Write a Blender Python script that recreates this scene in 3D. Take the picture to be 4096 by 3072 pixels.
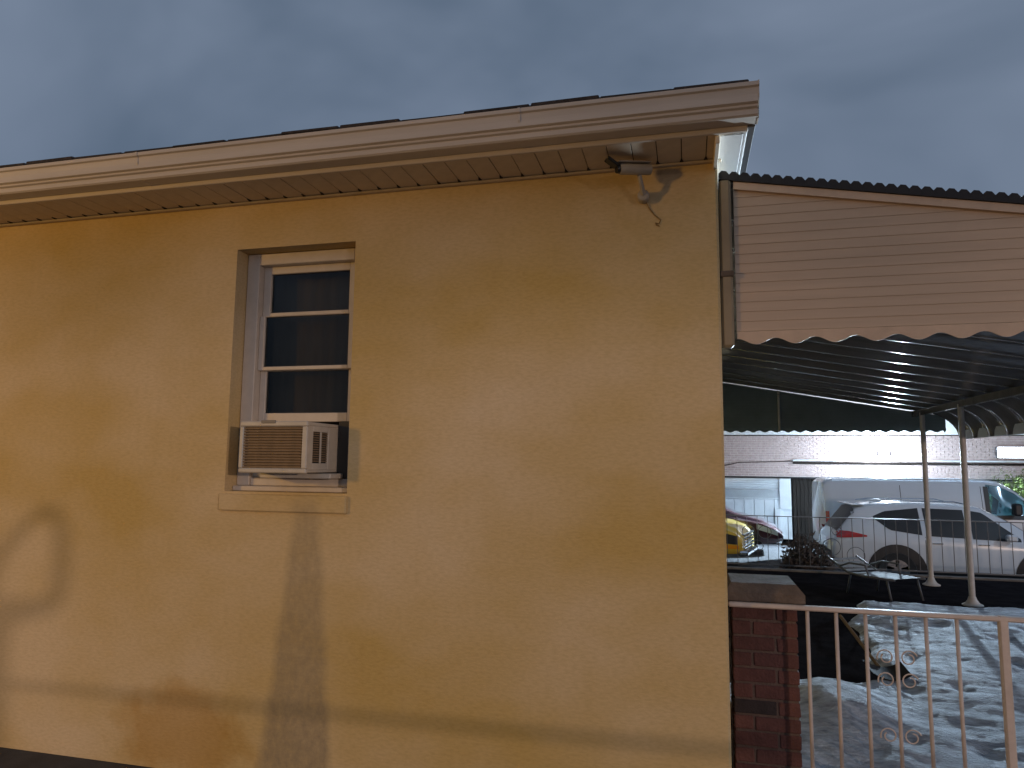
import bpy, math, random
from mathutils import Vector, Matrix, noise
R = math.radians
random.seed(7)
for o in list(bpy.data.objects): bpy.data.objects.remove(o)
S = bpy.context.scene
COL = S.collection

# ------------------------------------------------------------------ camera
EYE, DIST = 1.7, 3.5
cd = bpy.data.cameras.new('camera'); cam = bpy.data.objects.new('camera', cd); COL.objects.link(cam)
cd.sensor_width = 36.0; cd.lens = 36.0*2800/4096; cd.clip_start = 0.05; cd.clip_end = 3000
yaw, pit, rol = .245, .112, .0097
fw = Vector((-math.sin(yaw)*math.cos(pit), math.cos(yaw)*math.cos(pit), math.sin(pit)))
r0 = Vector((math.cos(yaw), math.sin(yaw), 0)); u0 = r0.cross(fw)
rt = r0*math.cos(rol)+u0*math.sin(rol); up = u0*math.cos(rol)-r0*math.sin(rol)
cam.matrix_world = Matrix(((rt.x, up.x, -fw.x, 0), (rt.y, up.y, -fw.y, -DIST), (rt.z, up.z, -fw.z, EYE), (0, 0, 0, 1)))
S.camera = cam

# ------------------------------------------------------------------ world: overcast night sky
W = bpy.data.worlds.new('World'); S.world = W; W.use_nodes = True
nt = W.node_tree; nt.nodes.clear()
def wn(t, **k):
    n = nt.nodes.new(t)
    for a, b in k.items(): setattr(n, a, b)
    return n
tc = wn('ShaderNodeTexCoord')
mp = wn('ShaderNodeMapping'); mp.inputs['Scale'].default_value = (1.0, 1.0, 1.7); mp.inputs['Rotation'].default_value = (0.2, .1, .6); mp.inputs['Location'].default_value = (.35, .1, 0)
ns = wn('ShaderNodeTexNoise'); ns.inputs['Scale'].default_value = 1.7; ns.inputs['Detail'].default_value = 4; ns.inputs['Roughness'].default_value = .5; ns.inputs['Distortion'].default_value = .45
rp = wn('ShaderNodeValToRGB')
rp.color_ramp.elements[0].position = .34; rp.color_ramp.elements[0].color = (.088, .128, .190, 1)
rp.color_ramp.elements[1].position = .68; rp.color_ramp.elements[1].color = (.190, .240, .330, 1)
sky = wn('ShaderNodeTexSky', sky_type='NISHITA'); sky.sun_disc = False; sky.sun_elevation = R(-3); sky.sun_rotation = R(200)
mx = wn('ShaderNodeMix', data_type='RGBA', blend_type='ADD'); mx.inputs['Factor'].default_value = .05
bg = wn('ShaderNodeBackground'); bg.inputs['Strength'].default_value = 1.0
wo = wn('ShaderNodeOutputWorld')
L = nt.links.new
L(tc.outputs['Generated'], mp.inputs['Vector']); L(mp.outputs['Vector'], ns.inputs['Vector']); L(ns.outputs['Fac'], rp.inputs['Fac'])
L(rp.outputs['Color'], mx.inputs['A']); L(sky.outputs['Color'], mx.inputs['B']); L(mx.outputs['Result'], bg.inputs['Color']); L(bg.outputs['Background'], wo.inputs['Surface'])

S.view_settings.view_transform = 'Standard'; S.view_settings.look = 'None'
S.view_settings.exposure = 0.0; S.view_settings.gamma = 1.0; S.view_settings.use_curve_mapping = False
S.render.engine = 'CYCLES'

# ------------------------------------------------------------------ materials
MATS = {}
def mat(name, col, rough=.7, metal=0., var=.0, scale=8., bump=0., bscale=60., spec=.5, emit=None, estr=0., col2=None, stretch=(1, 1, 1), coat=0.):
    m = bpy.data.materials.new(name); m.use_nodes = True; t = m.node_tree; b = t.nodes['Principled BSDF']
    b.inputs['Roughness'].default_value = rough; b.inputs['Metallic'].default_value = metal
    b.inputs['Specular IOR Level'].default_value = spec; b.inputs['Coat Weight'].default_value = coat
    c = tuple(col)+(1,)
    b.inputs['Base Color'].default_value = c
    if emit: b.inputs['Emission Color'].default_value = tuple(emit)+(1,); b.inputs['Emission Strength'].default_value = estr
    tc = t.nodes.new('ShaderNodeTexCoord'); mp = t.nodes.new('ShaderNodeMapping'); mp.inputs['Scale'].default_value = stretch
    t.links.new(tc.outputs['Object'], mp.inputs['Vector'])
    if var > 0 or col2:
        n = t.nodes.new('ShaderNodeTexNoise'); n.inputs['Scale'].default_value = scale; n.inputs['Detail'].default_value = 5; n.inputs['Roughness'].default_value = .62
        t.links.new(mp.outputs['Vector'], n.inputs['Vector'])
        r = t.nodes.new('ShaderNodeValToRGB'); r.color_ramp.elements[0].position = .3; r.color_ramp.elements[1].position = .72
        lo = tuple(max(0, x*(1-var)) for x in col) if not col2 else col2
        hi = tuple(min(1, x*(1+var)) for x in col) if not col2 else col
        r.color_ramp.elements[0].color = tuple(lo)+(1,); r.color_ramp.elements[1].color = tuple(hi)+(1,)
        t.links.new(n.outputs['Fac'], r.inputs['Fac']); t.links.new(r.outputs['Color'], b.inputs['Base Color'])
    if bump > 0:
        n2 = t.nodes.new('ShaderNodeTexNoise'); n2.inputs['Scale'].default_value = bscale; n2.inputs['Detail'].default_value = 4
        t.links.new(mp.outputs['Vector'], n2.inputs['Vector'])
        bp = t.nodes.new('ShaderNodeBump'); bp.inputs['Strength'].default_value = bump; bp.inputs['Distance'].default_value = .02
        t.links.new(n2.outputs['Fac'], bp.inputs['Height']); t.links.new(bp.outputs['Normal'], b.inputs['Normal'])
    MATS[name] = m
    return m

def stucco():
    m = mat('stucco', (.60, .475, .32), rough=.9, spec=.2)
    t = m.node_tree; b = t.nodes['Principled BSDF']; N = t.nodes.new; K = t.links.new
    tc = N('ShaderNodeTexCoord')
    sx = N('ShaderNodeSeparateXYZ'); K(tc.outputs['Object'], sx.inputs['Vector'])
    def math_(op, a, b_=None, c=None, clamp=False):
        n = N('ShaderNodeMath'); n.operation = op; n.use_clamp = clamp
        for i, v in enumerate((a, b_, c)):
            if v is None: continue
            if isinstance(v, (int, float)): n.inputs[i].default_value = v
            else: K(v, n.inputs[i])
        return n.outputs[0]
    def noise_(scale, detail=4, rough=.55, stretch=(1, 1, 1)):
        mp = N('ShaderNodeMapping'); mp.inputs['Scale'].default_value = stretch; K(tc.outputs['Object'], mp.inputs['Vector'])
        n = N('ShaderNodeTexNoise'); n.inputs['Scale'].default_value = scale; n.inputs['Detail'].default_value = detail; n.inputs['Roughness'].default_value = rough
        K(mp.outputs['Vector'], n.inputs['Vector']); return n.outputs['Fac']
    # paint unevenness, contrast raised to imitate soft patches of lamp light and shade
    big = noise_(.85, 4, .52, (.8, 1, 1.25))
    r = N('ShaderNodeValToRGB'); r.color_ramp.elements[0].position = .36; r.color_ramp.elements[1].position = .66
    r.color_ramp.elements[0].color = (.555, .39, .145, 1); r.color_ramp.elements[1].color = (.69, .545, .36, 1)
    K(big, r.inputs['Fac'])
    # fine grain
    g = noise_(55, 3, .6, (.55, 1, 1.6))
    mg = N('ShaderNodeMix'); mg.data_type = 'RGBA'; mg.blend_type = 'MULTIPLY'; mg.inputs['Factor'].default_value = 1
    gr = N('ShaderNodeValToRGB'); gr.color_ramp.elements[0].position = .3; gr.color_ramp.elements[0].color = (.88, .87, .84, 1); gr.color_ramp.elements[1].position = .6; gr.color_ramp.elements[1].color = (1, 1, 1, 1)
    K(g, gr.inputs['Fac']); K(r.outputs['Color'], mg.inputs['A']); K(gr.outputs['Color'], mg.inputs['B'])
    # drip stain under the air conditioner: widens as it runs down
    x, z = sx.outputs['X'], sx.outputs['Z']
    wob = noise_(3.2, 3, .5)
    down = math_('SUBTRACT', 1.42, z)
    half = math_('MULTIPLY_ADD', down, .10, .10)
    cx = math_('MULTIPLY_ADD', down, -.012, -2.02)
    dx = math_('ABSOLUTE', math_('ADD', math_('SUBTRACT', x, cx), math_('MULTIPLY_ADD', wob, .10, -.05)))
    ed = math_('SUBTRACT', half, dx)
    msk = math_('MULTIPLY', ed, 18, clamp=True)
    below = math_('MULTIPLY', math_('ADD', down, .12), 9, clamp=True)
    sp = noise_(26, 5, .75, (1, 1, .7))
    spr = math_('MULTIPLY_ADD', sp, 2.2, -.55, clamp=True)
    deep = math_('MULTIPLY_ADD', down, .25, .42, clamp=True)
    amt = math_('MULTIPLY', math_('MULTIPLY', msk, below), math_('MULTIPLY', deep, math_('MULTIPLY_ADD', spr, .75, .42)), clamp=True)
    ms = N('ShaderNodeMix'); ms.data_type = 'RGBA'; ms.inputs['B'].default_value = (.24, .195, .135, 1)
    K(amt, ms.inputs['Factor']); K(mg.outputs['Result'], ms.inputs['A'])
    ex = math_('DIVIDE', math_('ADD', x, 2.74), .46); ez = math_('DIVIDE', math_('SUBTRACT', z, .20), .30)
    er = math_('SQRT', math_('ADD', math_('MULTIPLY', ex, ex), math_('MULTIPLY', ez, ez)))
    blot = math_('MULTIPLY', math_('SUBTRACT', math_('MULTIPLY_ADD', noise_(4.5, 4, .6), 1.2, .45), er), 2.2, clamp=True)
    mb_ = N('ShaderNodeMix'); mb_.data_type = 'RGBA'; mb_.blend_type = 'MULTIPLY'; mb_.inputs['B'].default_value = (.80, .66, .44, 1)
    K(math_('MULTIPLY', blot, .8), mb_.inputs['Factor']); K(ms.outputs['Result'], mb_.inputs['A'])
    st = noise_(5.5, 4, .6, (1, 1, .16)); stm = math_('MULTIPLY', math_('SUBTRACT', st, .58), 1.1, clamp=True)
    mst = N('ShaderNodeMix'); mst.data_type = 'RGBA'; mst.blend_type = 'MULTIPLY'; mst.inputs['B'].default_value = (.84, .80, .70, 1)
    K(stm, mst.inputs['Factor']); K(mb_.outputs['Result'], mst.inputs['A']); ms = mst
    # a few dark specks
    v = N('ShaderNodeTexVoronoi'); v.inputs['Scale'].default_value = 1.3; K(tc.outputs['Object'], v.inputs['Vector'])
    spk = math_('LESS_THAN', v.outputs['Distance'], .012)
    m2 = N('ShaderNodeMix'); m2.data_type = 'RGBA'; m2.inputs['B'].default_value = (.08, .06, .04, 1)
    K(math_('MULTIPLY', spk, .8), m2.inputs['Factor']); K(ms.outputs['Result'], m2.inputs['A']); K(m2.outputs['Result'], b.inputs['Base Color'])
    h1 = noise_(62, 6, .7, (.7, 1, 1.4)); h2 = noise_(5, 3, .5)
    h = math_('MULTIPLY_ADD', h2, .7, h1)
    bp = N('ShaderNodeBump'); bp.inputs['Strength'].default_value = .16; bp.inputs['Distance'].default_value = .010
    K(h, bp.inputs['Height']); K(bp.outputs['Normal'], b.inputs['Normal'])
    return m
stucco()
mat('trim_white', (.70, .66, .62), .55, var=.08, scale=5, bump=.05, bscale=25)
mat('gutter_paint', (.60, .53, .47), .5, var=.1, scale=3, stretch=(.3, 1, 4), bump=.05, bscale=20)
mat('soffit_paint', (.70, .60, .48), .6, var=.12, scale=6)
mat('soffit_white', (.80, .80, .80), .5, var=.05, scale=6)
mat('shingle', (.055, .044, .042), .95, var=.4, scale=30, bump=.6, bscale=120)
mat('shingle_dark', (.042, .036, .036), .95, var=.4, scale=30, bump=.6, bscale=120)
mat('window_white', (.58, .51, .44), .5, var=.08, scale=10)
mat('screen_dark', (.03, .03, .03), .8)
mat('interior', (.42, .36, .30), .9)
mat('curtain', (.40, .34, .28), .95, var=.12, scale=3, stretch=(5, 1, .3))
mat('ac_white', (.55, .50, .43), .45, var=.1, scale=12)
mat('ac_brown', (.24, .165, .10), .6, var=.2, scale=30)
mat('ac_dark', (.055, .05, .045), .7)
mat('ac_badge', (.22, .2, .18), .5)
mat('cam_grey', (.42, .37, .31), .5, var=.08, scale=20)
mat('cam_dark', (.02, .022, .025), .3)
mat('cable', (.28, .17, .06), .7, var=.3, scale=40)
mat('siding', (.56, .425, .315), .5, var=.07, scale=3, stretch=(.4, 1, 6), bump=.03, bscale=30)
mat('siding_far_shaded', (.17, .205, .215), .5, var=.15, scale=3)  # darker copy of the siding: the unlit far panel's shade is in this colour
mat('awning_metal', (.20, .185, .18), .17, var=.2, scale=3, stretch=(.4, 3, 1), metal=.35)
mat('awning_edge', (.022, .021, .024), .7)
mat('awning_trim', (.60, .45, .335), .5, var=.1, scale=10)
mat('beam_white', (.72, .75, .78), .5, var=.08, scale=4)
mat('post_paint', (.52, .47, .43), .5, var=.12, scale=10)
mat('pipe_beige', (.30, .235, .15), .55, var=.1, scale=8)
mat('mortar', (.12, .08, .065), .95, var=.2, scale=30, bump=.4, bscale=90)
for i, c in enumerate([(.120, .048, .040), (.106, .042, .036), (.132, .054, .043), (.096, .039, .034)]):
    mat('brick_%d' % i, c, .9, var=.22, scale=18, bump=.4, bscale=80)
mat('brick_burnt', (.035, .025, .025), .9, var=.3, scale=18, bump=.4, bscale=80)
mat('cap_stone', (.125, .095, .078), .9, var=.3, scale=9, bump=.4, bscale=50)
mat('rail_paint', (.56, .47, .42), .5, var=.12, scale=12, bump=.05)
mat('iron', (.10, .105, .115), .5, var=.2, scale=20)
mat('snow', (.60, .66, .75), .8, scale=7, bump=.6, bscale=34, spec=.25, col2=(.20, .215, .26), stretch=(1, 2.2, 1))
mat('snow_dirty', (.45, .46, .48), .8, col2=(.13, .12, .11), scale=6, bump=.6, bscale=20)
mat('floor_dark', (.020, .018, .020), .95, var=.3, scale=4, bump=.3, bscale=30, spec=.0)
mat('asphalt', (.045, .046, .052), .85, var=.3, scale=6, bump=.5, bscale=120)
mat('concrete', (.16, .15, .14), .9, var=.25, scale=5, bump=.3, bscale=40)
mat('soil', (.03, .024, .02), .95, var=.4, scale=8, bump=.6, bscale=25)
mat('far_brick', (.44, .35, .33), .9, var=.16, scale=9)
mat('far_mortar', (.60, .54, .52), .95, var=.1, scale=12)
mat('far_dark', (.020, .017, .015), 1.0, spec=0., var=.3, scale=5, stretch=(6, 1, .3))
mat('far_gap', (.012, .012, .014), .9)
mat('gate_white', (.70, .74, .76), .5, var=.06, scale=4)
mat('pipe_grey', (.45, .45, .46), .5)
mat('car_white', (.57, .60, .645), .25, coat=.6, var=.03, scale=2)
mat('van_white', (.60, .64, .69), .3, coat=.5, var=.03, scale=2)
mat('car_black', (.015, .015, .017), .5)
mat('tyre', (.02, .02, .021), .85)
mat('rim', (.20, .20, .21), .4, metal=.6)
mat('chrome', (.75, .78, .8), .15, metal=1)
mat('red_lens', (.42, .03, .03), .25, coat=.5)
mat('amber_lens', (.75, .28, .02), .25)
mat('clear_lens', (.55, .6, .62), .1, spec=.8)
mat('yellow_paint', (.62, .42, .05), .3, coat=.5)
mat('maroon_paint', (.055, .02, .028), .2, coat=.8)
mat('car_seat', (.22, .25, .24), .8)
mat('leaf', (.10, .14, .03), .6, var=.5, scale=3)
mat('bark', (.07, .05, .04), .9, var=.3, scale=10)
mat('lamp_metal', (.12, .12, .125), .5, metal=.4)
mat('led_lens', (.9, .95, 1), .3, emit=(.78, .90, 1), estr=30)
mat('led_panel', (.9, .95, 1), .3, emit=(.80, .91, 1), estr=24)
mat('sodium_lens', (1, .8, .5), .3, emit=(1, .62, .25), estr=20)
mat('shovel_wood', (.20, .13, .07), .7)
mat('wood_dark', (.06, .04, .03), .85, var=.3, scale=6, stretch=(8, 8, .4))
mat('strap_cloth', (.30, .33, .36), .8, var=.2, scale=9)
mat('cloth_dark', (.02, .02, .025), .9)
mat('skin', (.5, .3, .22), .6)

def glass(name, tint, refl=.12, rough=.03):
    m = bpy.data.materials.new(name); m.use_nodes = True; t = m.node_tree; t.nodes.clear()
    o = t.nodes.new('ShaderNodeOutputMaterial'); g = t.nodes.new('ShaderNodeBsdfGlossy'); g.inputs['Roughness'].default_value = rough; g.inputs['Color'].default_value = (.9, .95, 1, 1)
    tr = t.nodes.new('ShaderNodeBsdfTransparent'); tr.inputs['Color'].default_value = tuple(tint)+(1,)
    f = t.nodes.new('ShaderNodeFresnel'); f.inputs['IOR'].default_value = 1.45
    a = t.nodes.new('ShaderNodeMath'); a.operation = 'ADD'; a.inputs[1].default_value = refl; a.use_clamp = True
    mx = t.nodes.new('ShaderNodeMixShader')
    t.links.new(f.outputs[0], a.inputs[0]); t.links.new(a.outputs[0], mx.inputs['Fac']); t.links.new(tr.outputs[0], mx.inputs[1]); t.links.new(g.outputs[0], mx.inputs[2]); t.links.new(mx.outputs[0], o.inputs['Surface'])
    MATS[name] = m
glass('pane_glass', (.74, .73, .70), -.02, .02)
glass('car_glass', (.05, .06, .065), .05, .05)
glass('van_glass', (.35, .55, .55), .12, .08)

# ------------------------------------------------------------------ mesh helpers
class MB:
    def __init__(s): s.v = []; s.f = []
    def quad(s, a, b, c, d): n = len(s.v); s.v += [tuple(a), tuple(b), tuple(c), tuple(d)]; s.f.append((n, n+1, n+2, n+3)); return s
    def poly(s, pts): n = len(s.v); s.v += [tuple(p) for p in pts]; s.f.append(tuple(range(n, n+len(pts)))); return s
    def box(s, x0, x1, y0, y1, z0, z1, m=None):
        p = [Vector(q) for q in ((x0, y0, z0), (x1, y0, z0), (x1, y1, z0), (x0, y1, z0), (x0, y0, z1), (x1, y0, z1), (x1, y1, z1), (x0, y1, z1))]
        if m: p = [m @ q for q in p]
        n = len(s.v); s.v += [tuple(q) for q in p]
        s.f += [tuple(n+i for i in f) for f in ((0, 3, 2, 1), (4, 5, 6, 7), (0, 1, 5, 4), (1, 2, 6, 5), (2, 3, 7, 6), (3, 0, 4, 7))]; return s
    def bevbox(s, x0, x1, y0, y1, z0, z1, b=.004, jit=0., m=None):
        c = Vector(((x0+x1)/2, (y0+y1)/2, (z0+z1)/2)); h = Vector(((x1-x0)/2, (y1-y0)/2, (z1-z0)/2)); n = len(s.v); idx = {}
        for sx in (-1, 1):
            for sy in (-1, 1):
                for sz in (-1, 1):
                    j = Vector((random.uniform(-jit, jit), random.uniform(-jit, jit), random.uniform(-jit, jit)))
                    for ax in range(3):
                        q = Vector((sx*h.x, sy*h.y, sz*h.z))
                        for k in range(3):
                            if k != ax: q[k] -= b*(1 if q[k] > 0 else -1)
                        q = c+q+j
                        if m: q = m @ q
                        idx[(sx, sy, sz, ax)] = len(s.v); s.v.append(tuple(q))
        A = (-1, 1)
        for ax in range(3):
            o1, o2 = [k for k in range(3) if k != ax]
            for sg in A:
                f = []
                for (a, b2) in ((-1, -1), (1, -1), (1, 1), (-1, 1)):
                    t = [0, 0, 0]; t[ax] = sg; t[o1] = a; t[o2] = b2; f.append(idx[tuple(t)+(ax,)])
                s.f.append(tuple(f) if sg*(1 if ax != 1 else -1) > 0 else tuple(f[::-1]))
        for ax in range(3):
            o1, o2 = [k for k in range(3) if k != ax]
            for a in A:
                for b2 in A:
                    t0 = [0, 0, 0]; t0[o1] = a; t0[o2] = b2; t1 = t0[:]; t0[ax] = -1; t1[ax] = 1
                    s.f.append((idx[tuple(t0)+(o1,)], idx[tuple(t1)+(o1,)], idx[tuple(t1)+(o2,)], idx[tuple(t0)+(o2,)]))
        for sx in A:
            for sy in A:
                for sz in A: s.f.append(tuple(idx[(sx, sy, sz, ax)] for ax in range(3)))
        return s
    def tube(s, pts, r, n=10, cap=True, closed=False):
        pts = [Vector(p) for p in pts]; k = len(pts); rr = r if isinstance(r, (list, tuple)) else [r]*k
        base = len(s.v); prev = None
        for i, p in enumerate(pts):
            if closed: t = pts[(i+1) % k]-pts[i-1]
            else: t = pts[min(i+1, k-1)]-pts[max(i-1, 0)]
            t.normalize()
            if prev is None:
                a = Vector((0, 0, 1)) if abs(t.z) < .9 else Vector((0, 1, 0)); e1 = t.cross(a).normalized()
            else: e1 = (prev-t*prev.dot(t)).normalized()
            prev = e1; e2 = t.cross(e1)
            for j in range(n):
                a = 2*math.pi*j/n; s.v.append(tuple(p+(e1*math.cos(a)+e2*math.sin(a))*rr[i]))
        m = k if closed else k-1
        for i in range(m):
            i2 = (i+1) % k
            for j in range(n):
                s.f.append((base+i*n+j, base+i*n+(j+1) % n, base+i2*n+(j+1) % n, base+i2*n+j))
        if cap and not closed:
            s.f.append(tuple(base+j for j in range(n))[::-1]); s.f.append(tuple(base+(k-1)*n+j for j in range(n)))
        return s
    def lathe(s, prof, c, axis='y', n=24):
        base = len(s.v); c = Vector(c)
        for (r, h) in prof:
            for j in range(n):
                a = 2*math.pi*j/n; u, w = r*math.cos(a), r*math.sin(a)
                q = {'y': Vector((u, h, w)), 'z': Vector((u, w, h)), 'x': Vector((h, u, w))}[axis]; s.v.append(tuple(c+q))
        for i in range(len(prof)-1):
            for j in range(n): s.f.append((base+i*n+j, base+i*n+(j+1) % n, base+(i+1)*n+(j+1) % n, base+(i+1)*n+j))
        s.f.append(tuple(base+j for j in range(n))); s.f.append(tuple(base+(len(prof)-1)*n+j for j in range(n)))
        return s
    def prism(s, prof, axis, a, b):   # closed 2-D outline swept between a and b along an axis
        def P(u, w, t): return {'x': (t, u, w), 'y': (u, t, w), 'z': (u, w, t)}[axis]
        n = len(s.v); k = len(prof)
        s.v += [P(u, w, a) for u, w in prof]+[P(u, w, b) for u, w in prof]
        for i in range(k): s.f.append((n+i, n+(i+1) % k, n+k+(i+1) % k, n+k+i))
        s.f.append(tuple(range(n, n+k))[::-1]); s.f.append(tuple(range(n+k, n+2*k))); return s
    def grid(s, fn, nu, nv):
        n = len(s.v)
        for i in range(nu+1):
            for j in range(nv+1): s.v.append(tuple(fn(i/nu, j/nv)))
        for i in range(nu):
            for j in range(nv): s.f.append((n+i*(nv+1)+j, n+(i+1)*(nv+1)+j, n+(i+1)*(nv+1)+j+1, n+i*(nv+1)+j+1))
        return s
    def mesh(s, name, material, smooth=False):
        me = bpy.data.meshes.new(name); me.from_pydata(s.v, [], s.f); me.update()
        import bmesh
        b = bmesh.new(); b.from_mesh(me); bmesh.ops.recalc_face_normals(b, faces=b.faces); b.to_mesh(me); b.free()
        me.materials.append(MATS[material])
        if smooth:
            for p in me.polygons: p.use_smooth = True
        return me
    def build(s, name, material, parent=None, loc=None, smooth=False):
        return put(name, s.mesh(name, material, smooth), parent, loc)
def put(name, me, parent=None, loc=None):
    o = bpy.data.objects.new(name, me); COL.objects.link(o)
    if parent is not None:
        o.parent = parent
    if loc is not None: o.location = loc
    return o
def tag(o, label=None, cat=None, group=None, kind=None):
    if label: o['label'] = label
    if cat: o['category'] = cat
    if group: o['group'] = group
    if kind: o['kind'] = kind
    return o
def thing(name, label, cat, loc=(0, 0, 0), rz=0., group=None):
    o = bpy.data.objects.new(name, None); COL.objects.link(o); o.location = loc; o.rotation_euler = (0, 0, rz); o.empty_display_size = .2
    return tag(o, label, cat, group)
def smooth_by_angle(o, deg=35):
    for p in o.data.polygons: p.use_smooth = True
    try: o.data.set_sharp_from_angle(angle=R(deg))
    except Exception: pass
    return o
def lerp(tab, x):
    if x <= tab[0][0]: return tab[0][1]
    for (a, b), (c, d) in zip(tab, tab[1:]):
        if x <= c: return b+(d-b)*(x-a)/(c-a) if c > a else d
    return tab[-1][1]
LOT = -.70      # level of the lower lot beyond the fence

# ------------------------------------------------------------------ setting
o = MB().quad((-900, -900, LOT-.06), (900, -900, LOT-.06), (900, 1400, LOT-.06), (-900, 1400, LOT-.06)).build('ground', 'asphalt'); tag(o, 'dark ground stretching away around the houses', 'ground', kind='structure')
o = MB().box(-60, 60, 8.9, 19.6, LOT-.05, LOT).build('road', 'asphalt'); tag(o, 'dark lower parking lot behind the iron fence', 'road', kind='structure')
o = MB().box(-60, 60, -60, -.002, LOT-.04, 0).build('driveway', 'asphalt'); tag(o, 'dark driveway along the stucco wall', 'driveway', kind='structure')
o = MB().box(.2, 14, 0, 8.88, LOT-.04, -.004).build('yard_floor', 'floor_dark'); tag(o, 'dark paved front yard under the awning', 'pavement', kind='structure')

# snow lying in the yard
def snow_h(x, y):
    p = Vector((x, y, 0))
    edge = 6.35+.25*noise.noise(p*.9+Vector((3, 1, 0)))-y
    xb = lerp([(2.15, -1), (2.35, .9), (2.8, 1.4), (3.75, 1.52), (4.9, 1.62), (6.5, 2.05)], y)+.12*noise.noise(Vector((x*2, y*2.5, 9)))  # snow edge cut back: bare dark floor stands in for shadowed clutter
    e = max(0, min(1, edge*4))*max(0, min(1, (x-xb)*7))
    h = .055+.03*noise.noise(p*.8)+.012*noise.noise(Vector((x*3.2, y*3.6, 3)))+.010*noise.noise(Vector((x*7, y*9, 7)))
    h += .010*abs(noise.noise(Vector((x*13, y*17, 1))))
    # shovelled heap beside the pier
    h += .16*math.exp(-((x-.95)**2/.10+(y-1.9)**2/.25))
    # trampled hollows
    for (a, b, r) in STEPS: h -= .034*math.exp(-((x-a)**2/(r*r)+(y-b)**2/(r*r*2.2)))
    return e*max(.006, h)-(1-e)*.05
STEPS = [(random.uniform(.5, 4.2), random.uniform(.6, 5.6), random.uniform(.06, .12)) for _ in range(46)]
NX, NY = 170, 210
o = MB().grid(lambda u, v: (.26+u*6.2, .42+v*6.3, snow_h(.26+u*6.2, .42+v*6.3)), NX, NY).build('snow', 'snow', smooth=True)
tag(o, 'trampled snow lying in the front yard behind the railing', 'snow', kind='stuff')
def drift(cx, cy, z, rx, ry, h, m='snow_dirty', label=''):
    def fn(u, v):
        x, y = (u*2-1), (v*2-1); r = math.hypot(x, y); k = max(0, 1-r*r)
        q = Vector((cx+x*rx, cy+y*ry, 0))
        return (q.x, q.y, z-.03+k*h*(.75+.6*noise.noise(q*3.1))+.03*noise.noise(q*9)*k)
    o = MB().grid(fn, 26, 26).build('snow_heap', m, smooth=True); return tag(o, label, 'snow', 'snow heaps beyond the yard')
drift(1.05, 11.3, LOT, .8, .5, .35, label='low dirty snow heap beyond the brick pier, leftmost of the heaps')
drift(2.05, 10.6, LOT, .55, .5, .42, label='pale snow heap beside the dark bush behind the fence')

# ------------------------------------------------------------------ house
HX0, HX1, HZ = -9.0, .172, 3.215
house = thing('stucco_house', 'yellowish stucco house wall with a window and white gutter above', 'house', (-2, 4, 0))
hinv = Vector((2, -4, 0))     # children are built in world numbers and shifted back
def hp(mb, name, m, parent=None, smooth=False):
    o = mb.build(name, m, house if parent is None else parent, smooth=smooth)
    if parent is None: o.location = hinv
    return o
wx0, wx1, wz0, wz1, rev = -2.55, -1.79, 1.525, 2.932, .115
w = MB()
xs = [HX0, wx0, wx1, HX1-.012]; zs = [LOT, wz0, wz1, HZ]
for i in range(3):
    for j in range(3):
        if i == 1 and j == 1: continue
        w.quad((xs[i], 0, zs[j]), (xs[i+1], 0, zs[j]), (xs[i+1], 0, zs[j+1]), (xs[i], 0, zs[j+1]))
w.quad((wx0, 0, wz0), (wx0, rev+.1, wz0), (wx0, rev+.1, wz1), (wx0, 0, wz1)).quad((wx1, 0, wz0), (wx1, rev+.1, wz0), (wx1, rev+.1, wz1), (wx1, 0, wz1))
w.quad((wx0, 0, wz1), (wx1, 0, wz1), (wx1, rev+.1, wz1), (wx0, rev+.1, wz1)).quad((wx0, 0, wz0), (wx1, 0, wz0), (wx1, rev+.1, wz0), (wx0, rev+.1, wz0))
# rounded corner, front wall, back and far end
w.quad((HX1-.012, 0, LOT), (HX1, .012, LOT), (HX1, .012, HZ), (HX1-.012, 0, HZ)).quad((HX1, .012, LOT), (HX1, 8.4, LOT), (HX1, 8.4, HZ), (HX1, .012, HZ))
w.quad((HX0, 8.4, LOT), (HX1, 8.4, LOT), (HX1, 8.4, HZ), (HX0, 8.4, HZ)).quad((HX0, 0, LOT), (HX0, 8.4, LOT), (HX0, 8.4, HZ), (HX0, 0, HZ))
w.quad((HX0, 0, HZ), (HX1, 0, HZ), (HX1, 8.4, HZ), (HX0, 8.4, HZ))
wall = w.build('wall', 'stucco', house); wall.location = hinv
hp(MB().bevbox(-2.572, -1.784, -.022, .02, 1.418, 1.512, .006), 'window_apron', 'stucco')
# eave of the side wall: soffit panels, fascia, gutter, shingles
OV = .30
sw = .117
base = None
n = 0; x = -6.2
sm = MB().bevbox(0, sw-.004, -OV+.004, -.003, 0, .012, .002).mesh('soffit_panel', 'soffit_paint')
notch = MB().prism([(-.009, -.032), (.009, -.032), (.002, -.062), (-.002, -.062)], 'z', -.004, 0).mesh('soffit_notch', 'screen_dark')
while x < HX1-sw*.3:
    o = put('soffit_panel', sm, house, Vector((x, 0, HZ-.003+random.uniform(-.0012, .0012)))+hinv); put('soffit_notch', notch, house, Vector((x-.002, 0, HZ-.0035))+hinv); x += sw
hp(MB().box(-6.3, HX1+.02, -OV, -.001, HZ+.012, HZ+.02), 'soffit_backing', 'screen_dark')
hp(MB().bevbox(-6.3, HX1+.02, -.03, -.002, HZ-.016, HZ-.004, .003), 'soffit_channel', 'soffit_paint')
hp(MB().bevbox(-6.3, HX1+.121, -OV-.02, -OV, HZ-.012, HZ+.15, .003), 'fascia', 'gutter_paint')
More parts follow.
